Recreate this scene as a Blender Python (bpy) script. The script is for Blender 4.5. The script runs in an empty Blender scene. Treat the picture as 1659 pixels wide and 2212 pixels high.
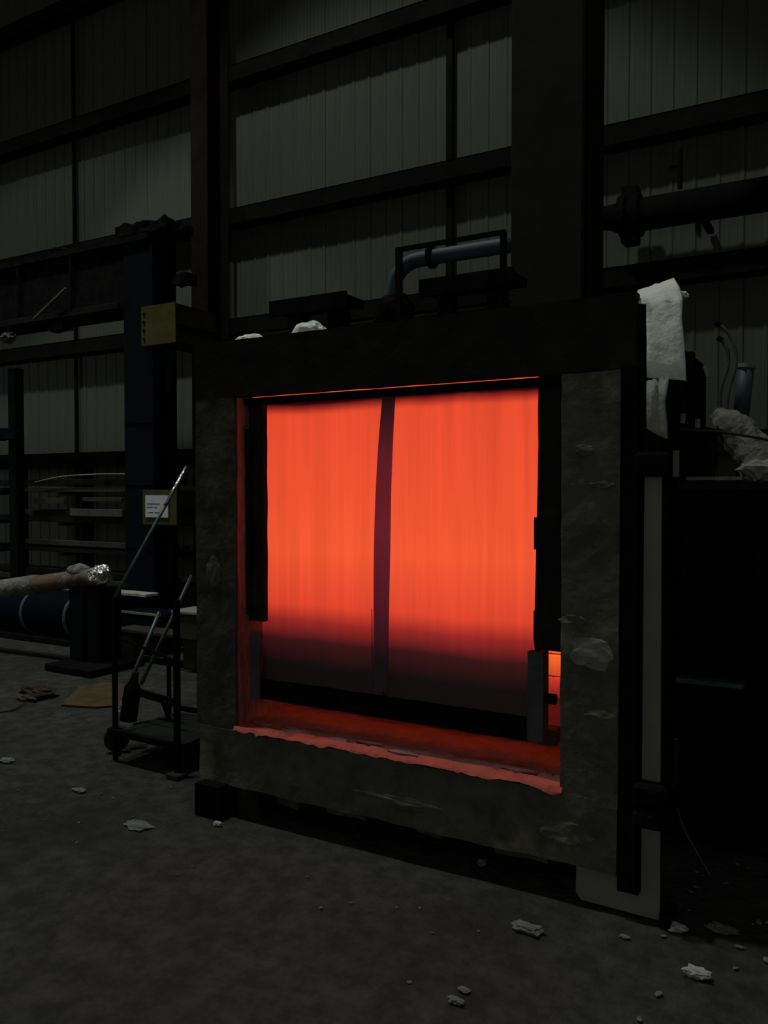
import bpy, bmesh, math, random
from mathutils import Vector, Matrix, noise

# ------------------------------------------------------------------ camera
S = bpy.context.scene
COL = S.collection
cam_d = bpy.data.cameras.new('camera'); cam = bpy.data.objects.new('camera', cam_d); COL.objects.link(cam)
cam_d.sensor_fit = 'HORIZONTAL'; cam_d.sensor_width = 36.0; cam_d.lens = 36.0*1790/1659
cam_d.clip_start = 0.05; cam_d.clip_end = 200
cam.location = (0, 0, 1.6)
cam.rotation_euler = (math.radians(90-1.5), 0, math.radians(30.3))
S.camera = cam

# ------------------------------------------------------------------ world, lamps, exposure
w = bpy.data.worlds.new('world'); S.world = w; w.use_nodes = True
w.node_tree.nodes['Background'].inputs[0].default_value = (0.95, 1.0, 0.93, 1)
w.node_tree.nodes['Background'].inputs[1].default_value = 0.05
S.view_settings.view_transform = 'Standard'; S.view_settings.look = 'None'
S.view_settings.exposure = 0.0; S.view_settings.gamma = 1.0; S.view_settings.use_curve_mapping = False

def area_lamp(name, loc, target, size, power, color=(0.93, 1.0, 0.93), spread=180):
    d = bpy.data.lights.new(name, 'AREA'); d.shape = 'DISK'; d.size = size; d.energy = power; d.color = color
    d.spread = math.radians(spread)
    o = bpy.data.objects.new(name, d); COL.objects.link(o); o.location = loc
    o.rotation_euler = (Vector(target)-Vector(loc)).to_track_quat('-Z', 'Y').to_euler()
    return o
def spot_lamp(name, loc, target, angle, blend, power, radius, color=(0.93, 1.0, 0.93)):
    d = bpy.data.lights.new(name, 'SPOT'); d.energy = power; d.color = color
    d.spot_size = math.radians(angle); d.spot_blend = blend; d.shadow_soft_size = radius
    o = bpy.data.objects.new(name, d); COL.objects.link(o); o.location = loc
    o.rotation_euler = (Vector(target)-Vector(loc)).to_track_quat('-Z', 'Y').to_euler()
    return o
# unseen overhead lamps; the first two follow the light edges on the wall
spot_lamp('unseen_bay_lamp', (-4.7, 2.5, 13.4), (-4.7, 2.51, 0), 75, 0.10, 1650, 0.25)
spot_lamp('unseen_bay_lamp', (-9.3, 2.5, 12.9), (-9.3, 2.51, 0), 75, 0.12, 900, 0.25)
spot_lamp('unseen_bay_lamp', (-7.8, 4.2, 9.5), (-7.8, 4.21, 0), 52, 0.6, 420, 0.25)  # added only to brighten the far-left floor
# added fill lights, no source in view: one far left, a faint one behind
area_lamp('fill_light', (-14.0, 0.8, 2.2), (-8.5, 6.5, 0.2), 3.0, 24, spread=110)
area_lamp('fill_light', (1.5, -5.0, 2.2), (-1.5, 3.0, 1.2), 2.5, 11, spread=100)

# ------------------------------------------------------------------ materials
def mat(name, c1, c2=None, scale=4.0, rough=0.8, metal=0.0, bump=0.0, bscale=40.0, stretch=(1, 1, 1), lo=0.4, hi=0.62, spec=0.3, c3=None, s3=1.3, t3=(0.55, 0.66)):
    m = bpy.data.materials.new(name); m.use_nodes = True; nt = m.node_tree; N = nt.nodes; L = nt.links
    b = N['Principled BSDF']; b.inputs['Roughness'].default_value = rough; b.inputs['Metallic'].default_value = metal
    b.inputs['Specular IOR Level'].default_value = spec if spec >= .3 else spec*.15
    tc = N.new('ShaderNodeTexCoord'); mp = N.new('ShaderNodeMapping'); mp.inputs['Scale'].default_value = stretch
    L.new(tc.outputs['Object'], mp.inputs['Vector'])
    c2 = c2 or tuple(x*0.7 for x in c1)
    nz = N.new('ShaderNodeTexNoise'); nz.inputs['Scale'].default_value = scale; nz.inputs['Detail'].default_value = 8; nz.inputs['Roughness'].default_value = 0.65
    L.new(mp.outputs[0], nz.inputs['Vector'])
    r = N.new('ShaderNodeValToRGB'); r.color_ramp.elements[0].position = lo; r.color_ramp.elements[1].position = hi
    r.color_ramp.elements[0].color = (*c1, 1); r.color_ramp.elements[1].color = (*c2, 1)
    L.new(nz.outputs['Fac'], r.inputs[0]); out = r.outputs[0]
    if c3:
        n3 = N.new('ShaderNodeTexNoise'); n3.inputs['Scale'].default_value = s3; n3.inputs['Detail'].default_value = 6; n3.inputs['Roughness'].default_value = 0.6
        L.new(mp.outputs[0], n3.inputs['Vector'])
        mr = N.new('ShaderNodeMapRange'); mr.inputs[1].default_value = t3[0]; mr.inputs[2].default_value = t3[1]
        L.new(n3.outputs['Fac'], mr.inputs[0])
        mx = N.new('ShaderNodeMix'); mx.data_type = 'RGBA'; L.new(mr.outputs[0], mx.inputs[0]); L.new(out, mx.inputs[6]); mx.inputs[7].default_value = (*c3, 1)
        out = mx.outputs[2]
    L.new(out, b.inputs['Base Color'])
    if bump:
        bn = N.new('ShaderNodeTexNoise'); bn.inputs['Scale'].default_value = bscale; bn.inputs['Detail'].default_value = 6
        L.new(mp.outputs[0], bn.inputs['Vector'])
        bp = N.new('ShaderNodeBump'); bp.inputs['Strength'].default_value = bump; bp.inputs['Distance'].default_value = 0.02
        L.new(bn.outputs['Fac'], bp.inputs['Height']); L.new(bp.outputs[0], b.inputs['Normal'])
    return m

M = {}
M['floor'] = mat('concrete_floor', (.030, .030, .027), (.052, .051, .046), 9, .9, bump=.6, bscale=30, c3=(.024, .024, .022), s3=1.3, t3=(.50, .74), spec=.1)
M['cladding'] = mat('wall_liner', (.080, .084, .070), (.068, .070, .058), 3, .75, stretch=(6, 6, .4), spec=.15)
M['girt'] = mat('dark_girt', (.006, .006, .006), (.010, .009, .008), 5, .8, spec=.1)
M['red_steel'] = mat('red_primer_steel', (.014, .009, .009), (.010, .007, .007), 6, .7, spec=.15)
M['box_steel'] = mat('painted_box_steel', (.020, .021, .018), (.015, .016, .014), 3, .8, spec=.1)
M['dark_steel'] = mat('dark_grey_steel', (.013, .012, .012), (.020, .018, .016), 7, .85, bump=.12, bscale=30, c3=(.034, .031, .025), s3=3.5, t3=(.6, .72), spec=.1)  # near-black steel for the lintel, guide bars and body shell
M['black'] = mat('black_steel', (.005, .005, .0055), (.009, .009, .008), 8, .85, spec=.04)
M['crust'] = mat('refractory_crust', (.100, .094, .078), (.062, .057, .048), 6, .95, bump=.3, bscale=22, c3=(.165, .15, .11), s3=2.6, t3=(.58, .66), spec=.05)
M['crust_dark'] = mat('refractory_crust_dark', (.066, .062, .053), (.036, .034, .030), 7, .95, bump=.3, bscale=22, spec=.05, c3=(.065, .06, .05), s3=3, t3=(.58, .68))
M['plate'] = mat('grey_sheet_steel', (.20, .20, .175), (.165, .163, .145), 3, .8, spec=.15)
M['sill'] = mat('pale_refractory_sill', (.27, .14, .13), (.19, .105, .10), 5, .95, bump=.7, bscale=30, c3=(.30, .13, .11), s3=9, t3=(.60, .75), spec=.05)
M['sill_glow'] = mat('glow_red_sill_strip', (.44, .100, .078), (.34, .080, .060), 7, .95, bump=.7, bscale=30, c3=(.16, .05, .04), s3=14, t3=(.60, .70), spec=.05)  # front strip of the sill, door glow painted in as a brighter red
M['dusty'] = mat('dusty_board', (.075, .075, .068), (.055, .055, .05), 5, .95, spec=.05)
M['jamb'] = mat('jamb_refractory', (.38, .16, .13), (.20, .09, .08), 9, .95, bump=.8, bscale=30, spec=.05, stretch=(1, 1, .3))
M['fibre'] = mat('ceramic_fibre', (.78, .80, .74), (.66, .68, .62), 5, 1.0, bump=.6, bscale=20, spec=.02)
M['fibre_grey'] = mat('grey_ceramic_fibre', (.38, .38, .34), (.22, .22, .20), 6, 1.0, bump=.6, bscale=20, spec=.02)  # greyer and darker than the white fibre; also the blanket's lower end
M['wrap'] = mat('insulation_wrap', (.20, .19, .17), (.10, .095, .085), 8, 1.0, bump=1, bscale=18, spec=.02)
M['blue'] = mat('blue_painted_steel', (.0040, .0055, .009), (.003, .0045, .007), 4, .7, spec=.15)
M['navy'] = mat('dark_navy_steel', (.0035, .0045, .007), (.003, .0035, .005), 4, .7, spec=.15)
M['bluegrey'] = mat('blue_grey_pipe_paint', (.045, .062, .080), (.034, .045, .056), 4, .6, spec=.3)
M['yellow'] = mat('yellow_paint', (.060, .054, .020), (.045, .040, .016), 7, .8, spec=.15)
M['yellow_dark'] = mat('worn_yellow_paint', (.022, .018, .009), (.015, .013, .008), 5, .8, spec=.1)
M['copper'] = mat('rusty_pipe', (.13, .075, .052), (.07, .045, .035), 6, .6, bump=.3, spec=.3, c3=(.16, .14, .12), s3=4)
M['foil'] = mat('crinkled_foil', (.7, .68, .66), (.5, .48, .46), 8, .22, metal=1.0, bump=1.0, bscale=28)
M['paper'] = mat('label_paper', (.50, .50, .54), (.42, .42, .45), 10, .9, spec=.1)
M['ink'] = mat('label_ink', (.06, .06, .07), None, 10, .9)
M['card'] = mat('brown_cardboard', (.085, .06, .033), (.055, .042, .026), 6, .95, spec=.05)
M['rag'] = mat('oily_rag', (.05, .038, .03), (.02, .017, .015), 12, 1, spec=.05)
M['wood'] = mat('weathered_timber', (.05, .045, .034), (.032, .029, .022), 5, .95, stretch=(.4, 3, 3), spec=.05)
M['wood_dark'] = mat('dark_stock', (.014, .013, .012), (.009, .008, .008), 5, .9, stretch=(.4, 3, 3), spec=.1)
M['green_rail'] = mat('worn_green_rail', (.085, .12, .11), (.04, .055, .05), 12, .45, metal=.3, stretch=(1, 1, 1), spec=.5)
M['rubber'] = mat('black_rubber', (.012, .012, .012), (.02, .02, .02), 9, .9)
M['chip'] = mat('pale_fibre_crumb', (.16, .165, .148), (.10, .104, .095), 20, 1, spec=.02)
M['channel'] = mat('grey_blue_channel', (.075, .09, .09), (.05, .06, .062), 6, .8, spec=.1)
M['hose'] = mat('braided_hose', (.09, .085, .07), (.05, .048, .042), 30, .8)

def hot_mat(name, stops, base=(.055, .055, .048), streak=0.10, zmin=0.0, zmax=2.5, edge=0.0):
    """red-hot metal: its glow follows its temperature, which changes with height only"""
    m = bpy.data.materials.new(name); m.use_nodes = True; nt = m.node_tree; N = nt.nodes; L = nt.links
    b = N['Principled BSDF']; b.inputs['Base Color'].default_value = (*base, 1); b.inputs['Roughness'].default_value = .85
    b.inputs['Specular IOR Level'].default_value = .1
    tc = N.new('ShaderNodeTexCoord'); sp = N.new('ShaderNodeSeparateXYZ'); L.new(tc.outputs['Object'], sp.inputs[0])
    # ragged temperature front
    nz = N.new('ShaderNodeTexNoise'); nz.inputs['Scale'].default_value = 2.2; nz.inputs['Detail'].default_value = 3
    L.new(tc.outputs['Object'], nz.inputs['Vector'])
    ad = N.new('ShaderNodeMath'); ad.operation = 'MULTIPLY_ADD'; L.new(nz.outputs['Fac'], ad.inputs[0]); ad.inputs[1].default_value = .05; L.new(sp.outputs['Z'], ad.inputs[2])
    mr = N.new('ShaderNodeMapRange'); mr.inputs[1].default_value = zmin+.025; mr.inputs[2].default_value = zmax+.025
    L.new(ad.outputs[0], mr.inputs[0])
    r = N.new('ShaderNodeValToRGB'); e = r.color_ramp
    while len(e.elements) < len(stops): e.elements.new(.5)
    for k, (z, c) in enumerate(stops):
        e.elements[k].position = (z-zmin)/(zmax-zmin); e.elements[k].color = (*c, 1)
    L.new(mr.outputs[0], r.inputs[0])
    mp = N.new('ShaderNodeMapping'); mp.inputs['Scale'].default_value = (9, 9, .35); L.new(tc.outputs['Object'], mp.inputs[0])
    n2 = N.new('ShaderNodeTexNoise'); n2.inputs['Scale'].default_value = 2.5; n2.inputs['Detail'].default_value = 5; L.new(mp.outputs[0], n2.inputs['Vector'])
    m2 = N.new('ShaderNodeMapRange'); m2.inputs[1].default_value = .3; m2.inputs[2].default_value = .7; m2.inputs[3].default_value = 1-streak; m2.inputs[4].default_value = 1+streak
    L.new(n2.outputs['Fac'], m2.inputs[0])
    L.new(r.outputs[0], b.inputs['Emission Color']); L.new(m2.outputs[0], b.inputs['Emission Strength'])
    return m
K = (0, 0, 0)
M['hot_sheet'] = hot_mat('red_hot_sheet', [
    (0.40, K), (0.74, (.002, 0, .0008)), (0.86, (.035, .003, .005)), (0.955, (.30, .016, .014)), (1.04, (.72, .055, .022)), (1.30, (.87, .092, .028)),
    (1.62, (.82, .078, .026)), (1.968, (.78, .068, .024)), (1.997, (.36, .022, .014)), (2.022, (.018, .001, .002)), (2.08, (.003, 0, .001))])
M['hot_strap'] = hot_mat('dull_red_strap', [
    (0.40, K), (0.82, (.002, .0005, .002)), (1.05, (.06, .004, .012)), (1.40, (.125, .008, .017)), (1.75, (.10, .007, .014)), (1.93, (.030, .003, .006)), (2.03, (.006, .001, .002)), (2.2, K)], streak=.05)
M['hot_brick'] = hot_mat('hot_furnace_brick', [
    (0.20, (.02, .002, .003)), (.36, (.06, .004, .008)), (.42, (.20, .012, .012)), (.50, (.45, .030, .016)), (.62, (.88, .12, .022)), (1.3, (.95, .16, .03)), (2.4, (.95, .16, .03))], base=(.25, .18, .14), streak=.12)
M['hot_joint'] = hot_mat('furnace_brick_joint', [
    (0.20, (.004, .001, .001)), (.42, (.03, .002, .003)), (.62, (.12, .006, .005)), (1.3, (.4, .03, .010)), (2.05, (.7, .08, .02)), (2.4, (.95, .13, .03))], base=(.08, .05, .04))

# ------------------------------------------------------------------ building helpers
def tag(o, label=None, cat=None, group=None, kind=None):
    if label: o['label'] = label
    if cat: o['category'] = cat
    if group: o['group'] = group
    if kind: o['kind'] = kind
    return o
def thing(name, base, label, cat, group=None):
    o = bpy.data.objects.new(name, None); COL.objects.link(o); o.location = base
    o.empty_display_size = .1
    return tag(o, label, cat, group)
def origin(o):
    v = Vector((0, 0, 0))
    while o: v = v + Vector(o.location); o = o.parent
    return v
def build(name, bm, m, parent=None, base=None, smooth=False):
    """link bm (in world metres) as one mesh object; its origin sits at its parent's origin or at base"""
    org = origin(parent) if parent else Vector(base or (0, 0, 0))
    bmesh.ops.recalc_face_normals(bm, faces=bm.faces)
    bmesh.ops.translate(bm, verts=bm.verts, vec=-org)
    me = bpy.data.meshes.new(name); bm.to_mesh(me); bm.free()
    if smooth:
        for p in me.polygons: p.use_smooth = True
    me.materials.append(M[m] if isinstance(m, str) else m)
    o = bpy.data.objects.new(name, me); COL.objects.link(o)
    if parent: o.parent = parent
    else: o.location = org
    return o
def box(bm, x0, x1, y0, y1, z0, z1, bev=0.0, mtx=None):
    r = bmesh.ops.create_cube(bm, size=1.0)
    vs = r['verts']
    for v in vs:
        v.co = Vector(((x0+x1)/2+v.co.x*(x1-x0), (y0+y1)/2+v.co.y*(y1-y0), (z0+z1)/2+v.co.z*(z1-z0)))
    if mtx: bmesh.ops.transform(bm, matrix=mtx, verts=vs)
    if bev:
        es = list({e for v in vs for e in v.link_edges})
        bmesh.ops.bevel(bm, geom=es, offset=bev, segments=1, affect='EDGES', profile=.5)
def bx(*a, **k):
    bm = bmesh.new(); box(bm, *a, **k); return bm
def rough_box(x0, x1, y0, y1, z0, z1, step=.06, amp=.008, seed=0, freq=7.0):
    """a lumpy, worn block: a finely divided box whose surface is pushed about by noise"""
    bm = bmesh.new()
    nx = max(1, int((x1-x0)/step)); ny = max(1, int((y1-y0)/step)); nz = max(1, int((z1-z0)/step))
    idx = {}
    def V(i, j, k):
        if (i, j, k) not in idx:
            p = Vector((x0+(x1-x0)*i/nx, y0+(y1-y0)*j/ny, z0+(z1-z0)*k/nz))
            q = p*freq + Vector((seed*3.1, seed*1.7, seed))
            d = noise.noise_vector(q)*amp + noise.noise_vector(q*3.3)*amp*.6
            idx[(i, j, k)] = bm.verts.new(p+d)
        return idx[(i, j, k)]
    for i in range(nx):
        for j in range(ny):
            for k in (0, nz): bm.faces.new((V(i, j, k), V(i+1, j, k), V(i+1, j+1, k), V(i, j+1, k)))
    for i in range(nx):
        for k in range(nz):
            for j in (0, ny): bm.faces.new((V(i, j, k), V(i+1, j, k), V(i+1, j, k+1), V(i, j, k+1)))
    for j in range(ny):
        for k in range(nz):
            for i in (0, nx): bm.faces.new((V(i, j, k), V(i, j+1, k), V(i, j+1, k+1), V(i, j, k+1)))
    return bm
def tube(bm, pts, r, seg=12, cap=True):
    pts = [Vector(p) for p in pts]; rings = []
    rs = r if isinstance(r, (list, tuple)) else [r]*len(pts)
    up = None
    for i, p in enumerate(pts):
        t = (pts[min(i+1, len(pts)-1)]-pts[max(i-1, 0)]).normalized()
        if up is None: up = t.orthogonal().normalized()
        up = (up - t*up.dot(t)).normalized(); s = t.cross(up)
        rings.append([bm.verts.new(p+(up*math.cos(2*math.pi*k/seg)+s*math.sin(2*math.pi*k/seg))*rs[i]) for k in range(seg)])
    for a, b in zip(rings, rings[1:]):
        for k in range(seg): bm.faces.new((a[k], a[(k+1) % seg], b[(k+1) % seg], b[k]))
    if cap:
        bm.faces.new(rings[0]); bm.faces.new(rings[-1][::-1])
def tb(pts, r, seg=12):
    bm = bmesh.new(); tube(bm, pts, r, seg); return bm
def smooth_path(pts, n=6):
    pts = [Vector(p) for p in pts]; out = []
    P = [pts[0]*2-pts[1]] + pts + [pts[-1]*2-pts[-2]]
    for i in range(1, len(P)-2):
        for k in range(n):
            t = k/n; a, b, c, d = P[i-1:i+3]
            out.append(.5*((2*b)+(c-a)*t+(2*a-5*b+4*c-d)*t*t+(3*b-a-3*c+d)*t**3))
    out.append(pts[-1]); return out
def bar(bm, p, q, wd, ht):
    """a square bar from p to q"""
    p, q = Vector(p), Vector(q); t = (q-p).normalized()
    s = t.cross(Vector((0, 0, 1)))
    s = s.normalized() if s.length > .05 else Vector((1, 0, 0)); u = s.cross(t)
    vs = []
    for c in (p, q):
        for a, b in ((-1, -1), (1, -1), (1, 1), (-1, 1)): vs.append(bm.verts.new(c+s*a*wd/2+u*b*ht/2))
    for f in ((0, 1, 2, 3), (7, 6, 5, 4), (0, 4, 5, 1), (1, 5, 6, 2), (2, 6, 7, 3), (3, 7, 4, 0)): bm.faces.new([vs[i] for i in f])
def br(p, q, wd, ht):
    bm = bmesh.new(); bar(bm, p, q, wd, ht); return bm
def lump(c, size, seed, sub=2, amp=.35, flat=1.0):
    bm = bmesh.new(); bmesh.ops.create_icosphere(bm, subdivisions=sub, radius=1.0)
    for v in bm.verts:
        n = noise.noise(v.co*1.7+Vector((seed*5.3, seed, 0)))*amp + noise.noise(v.co*4+Vector((0, seed*2.1, 0)))*amp*.5
        v.co = v.co*(1+n)
        v.co = Vector((c[0]+v.co.x*size[0], c[1]+v.co.y*size[1], c[2]+v.co.z*size[2]*flat))
    return bm
def beam_i(bm, axis, a0, a1, c1, c2, w_, h_, tf=.018, tw=.012):
    """an I-section: axis 'z' runs up from a0 to a1 with flanges facing -y/+y; axis 'x' runs sideways with flanges up and down"""
    if axis == 'z':
        box(bm, c1-w_/2, c1+w_/2, c2, c2+tf, a0, a1); box(bm, c1-w_/2, c1+w_/2, c2+h_-tf, c2+h_, a0, a1); box(bm, c1-tw/2, c1+tw/2, c2+tf, c2+h_-tf, a0, a1)
    else:
        box(bm, a0, a1, c1-w_/2, c1+w_/2, c2, c2+tf); box(bm, a0, a1, c1-w_/2, c1+w_/2, c2+h_-tf, c2+h_); box(bm, a0, a1, c1-tw/2, c1+tw/2, c2+tf, c2+h_-tf)

# ------------------------------------------------------------------ the setting
R = random.Random(4)
bm = bmesh.new()
xs = [-14+i*.14 for i in range(int(20/.14)+1)]; ys = [-4+i*.14 for i in range(int(11.6/.14)+3)]
grid = [[bm.verts.new((x, y, -.004+.006*noise.noise(Vector((x*1.1, y*1.1, 0)))-.002)) for x in xs] for y in ys]
for j in range(len(ys)-1):
    for i in range(len(xs)-1): bm.faces.new((grid[j][i], grid[j][i+1], grid[j+1][i+1], grid[j+1][i]))
tag(build('floor', bm, 'floor', smooth=True), kind='structure')

WY = 7.5
wall = tag(build('wall_back', bx(-14.1, 3.1, WY+.03, WY+.12, -.03, 11.2), 'cladding', base=(-5, WY, 0)), kind='structure')
# one profiled liner panel: flat pan with a trapezoid rib on one edge
PW = .191
prof = [(0, .0), (PW-.045, .0), (PW-.034, -.007), (PW-.012, -.007), (PW-.002, .0)]
bm = bmesh.new()
lo = [bm.verts.new((x, y, -.02)) for x, y in prof]; hi = [bm.verts.new((x, y, 11.1)) for x, y in prof]
lb = [bm.verts.new((x, .028, -.02)) for x in (0, PW-.002)]; hb = [bm.verts.new((x, .028, 11.1)) for x in (0, PW-.002)]
for i in range(4): bm.faces.new((lo[i], lo[i+1], hi[i+1], hi[i]))
bm.faces.new((lo[0], hi[0], hb[0], lb[0])); bm.faces.new((lo[4], lb[1], hb[1], hi[4]))
pme = bpy.data.meshes.new('panel'); bmesh.ops.recalc_face_normals(bm, faces=bm.faces); bm.to_mesh(pme); bm.free(); pme.materials.append(M['cladding'])
x = -13.9; k = 0
while x < 2.9:
    o = bpy.data.objects.new('panel', pme); COL.objects.link(o); o.parent = wall
    o.location = (x+5, R.uniform(-.002, .003), 0); x += PW; k += 1

def girt(n, z, h_=.19, d=.16):
    bm = bmesh.new()                       # a Z-section rail with a lip on each flange
    box(bm, -13.9, 2.8, WY-.04-d, WY-.04-d+.012, z, z+h_)
    box(bm, -13.9, 2.8, WY-.04-d, WY-.03, z+h_-.012, z+h_)
    box(bm, -13.9, 2.8, WY-.04-d, WY-.03, z, z+.012)
    tag(build('trim_%d' % n, bm, 'girt', base=(-5, WY-.1, z)), kind='structure')
for n, z in enumerate((1.90, 3.36, 4.60, 6.20, 7.75), 1): girt(n, z)

def mullion(n, x, wd):
    tag(build('trim_%d' % n, bx(x-wd/2, x+wd/2, WY-.075, WY-.028, 0, 9.0, bev=.004), 'girt', base=(x, WY-.05, 0)), kind='structure')
mullion(6, -9.07, .034); mullion(7, -3.60, .07)

# building column, red primer
t = thing('steel_column', (-6.41, 7.0, 0), 'dark red primer I-section building column left of the furnace', 'column')
bm = bmesh.new(); beam_i(bm, 'z', 0, 9.0, -6.41, 6.93, .24, .36); build('i_section', bm, 'red_steel', t)
build('base_plate', bx(-6.62, -6.2, 6.85, 7.33, 0, .03, bev=.004), 'red_steel', t)

# square column behind the furnace
t = thing('box_column', (-1.82, 5.42, 0), 'wide square grey steel column rising behind the right half of the furnace', 'column')
build('shaft', bx(-2.07, -1.576, 5.2, 5.66, 0.03, 9.0, bev=.012), 'box_steel', t)
build('base_plate', bx(-2.18, -1.46, 5.1, 5.76, 0, .03, bev=.004), 'box_steel', t)
build('corner_angle', bx(-1.59, -1.568, 5.19, 5.24, .03, 9.0), 'black', t)

# ------------------------------------------------------------------ furnace
F0 = 3.1
FB = (-1.85, 3.1, 0)
fur = thing('furnace', FB, 'large box furnace with crusted square frame around a glowing red door', 'furnace')
# frame: lintel, two posts, bottom beam (fronts near y = 3.1)
bm = rough_box(-2.905, -.742, F0, F0+.05, 2.050, 2.325, amp=.002, seed=1); box(bm, -2.90, -.745, F0+.04, F0+.28, 2.20, 2.32)
build('lintel', bm, 'dark_steel', fur)
build('flashing', bx(-2.66, -1.03, 3.168, 3.174, 2.012, 2.0492), 'black', fur)
build('frame_post', rough_box(-2.90, -2.65, F0, F0+.22, .40, 2.048, amp=.005, seed=2), 'crust_dark', fur)
tag(build('frame_post', rough_box(-1.02, -.795, F0, F0+.12, .40, 2.048, amp=.005, seed=3), 'crust', fur), 'wider right post, patched with pale crust')
build('bottom_beam', rough_box(-2.885, -.80, F0, F0+.30, .15, .428, amp=.007, seed=4), 'crust', fur)
# hanging underside scabs below the bottom beam
for i, (x, wd, h_) in enumerate(((-2.42, .13, .05), (-2.12, .20, .035), (-1.66, .12, .03), (-1.30, .22, .03))):
    build('crust_scab', rough_box(x, x+wd, F0+.02, F0+.12, .155-h_, .18, step=.03, amp=.012, seed=10+i), 'crust_dark', fur)
# crusty plaster patches standing proud of the face
for i, (x, z, sx, sz) in enumerate(((-.90, .985, .085, .055), (-1.0, .27, .12, .05), (-.87, .74, .06, .025), (-.97, 1.10, .05, .03), (-.93, 1.75, .04, .02), (-1.75, .25, .20, .03), (-2.78, 1.2, .05, .08), (-.86, 1.62, .05, .015))):
    build('plaster_patch', lump((x, F0+.002, z), (sx, .012, sz), 40+i, 3, .5), 'crust' if i != 0 else 'plate', fur)
# corner gusset at the upper right of the opening, and a dark vertical channel beside the post
bm = bmesh.new(); box(bm, -.793, -.716, F0-.012, F0, .10, 2.06, bev=.002); box(bm, -.793, -.781, F0-.012, F0+.04, .10, 2.06); box(bm, -.728, -.716, F0-.012, F0+.04, .10, 2.06)
build('edge_channel', bm, 'black', fur)
# light grey plate standing on the floor, behind the frame edge
bm = bmesh.new()
pl = [(-.965, .035), (-.945, .008), (-.648, .004), (-.655, 1.66), (-.715, 1.66), (-.722, .55), (-.73, .50), (-.96, .50)]
f = [bm.verts.new((x, F0+.035, z)) for x, z in pl]; g = [bm.verts.new((x, F0+.047, z)) for x, z in pl]
bm.faces.new(f); bm.faces.new(g[::-1])
for i in range(len(pl)): bm.faces.new((f[i], f[(i+1) % len(pl)], g[(i+1) % len(pl)], g[i]))
tag(build('side_plate', bm, 'plate', fur), 'flat light grey steel plate at the frame edge, reaching the floor')
# hinge lugs clamped on the plate
for z, s in ((.49, 1.0), (.40, .8), (1.70, 1.1)):
    bm = bmesh.new(); box(bm, -.735, -.615, F0-.045, F0+.03, z-.045*s, z+.035*s, bev=.012); tube(bm, [(-.66, F0-.06, z), (-.66, F0+.0, z)], .022, 8)
    build('hinge_lug', bm, 'black', fur)
# inner jambs (catch the glow), hanging guide bars, lintel lip
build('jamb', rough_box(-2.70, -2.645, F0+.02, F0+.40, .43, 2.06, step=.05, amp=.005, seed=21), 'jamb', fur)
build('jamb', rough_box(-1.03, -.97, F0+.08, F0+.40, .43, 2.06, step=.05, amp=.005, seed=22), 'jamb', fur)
build('guide_bar', rough_box(-2.665, -2.553, 3.20, 3.232, .955, 2.04, step=.04, amp=.002, seed=23), 'dark_steel', fur)
build('guide_bar', rough_box(-1.151, -1.022, 3.20, 3.232, .955, 2.07, step=.04, amp=.002, seed=24), 'dark_steel', fur)
build('guide_bar', bx(-2.652, -2.622, 3.175, 3.20, .99, 1.9), 'dark_steel', fur)
for z in (1.43, 1.05):
    build('guide_tab', bx(-1.172, -1.14, 3.212, 3.228, z-.07, z+.06, bev=.002), 'black', fur)
# sill: cracked, lumpy shelf
bm = bmesh.new(); nx, ny = 160, 60
vg = {}
for i in range(nx+1):
    for j in range(ny+1):
        x = -2.66+1.65*i/nx; y = F0-.012+.75*j/ny
        p = Vector((x, y, 0)); q = abs(noise.noise(p*Vector((4.0, 9.0, 1)).x if False else Vector((x*4, y*9, 1.7))))
        z = .446 + .010*noise.noise(Vector((x*7, y*12, 0)))
        crack = max(0, 1-q/.035); z -= .012*crack*(1 if y < F0+.26 else .3); z += .012*math.exp(-((y-F0-.30)/.25)**2); yc = F0+.085+.035*noise.noise(Vector((x*3.5, 5, 0)))+.012*noise.noise(Vector((x*17, 2, 0))); z -= .022*math.exp(-((y-yc)/.010)**2)
        if j == 0: z -= .012+.02*abs(noise.noise(Vector((x*11, 3, 0)))); y += .01*noise.noise(Vector((x*14, 8, 0)))
        if j == 1: y += .01*noise.noise(Vector((x*14, 8, 0))); 
        vg[i, j] = bm.verts.new((x, y, z))
for i in range(nx):
    for j in range(ny):
        f = bm.faces.new((vg[i, j], vg[i+1, j], vg[i+1, j+1], vg[i, j+1]))
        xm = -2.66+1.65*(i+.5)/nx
        if f.calc_center_median().y < F0+.085+.035*noise.noise(Vector((xm*3.5, 5, 0)))+.012*noise.noise(Vector((xm*17, 2, 0))): f.material_index = 1  # front strip gets the colour with the glow painted in
o = build('sill', bm, 'sill', fur, smooth=True); o.data.materials.append(M['sill_glow'])
build('glow_baffle', rough_box(-2.66, -1.20, 3.58, 3.66, .42, .52, step=.06, amp=.003, seed=26), 'crust_dark', fur)  # added baffle that stops chamber glow leaking under the door
for i, (x, y) in enumerate(((-2.1, F0+.07), (-1.95, F0+.10), (-1.55, F0+.13), (-1.22, F0+.10), (-2.4, F0+.12), (-1.75, F0+.05))):
    build('sill_fragment', lump((x, y, .450), (.05+.03*(i % 2), .022, .008), 70+i, 2, .5), 'sill', fur)
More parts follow.
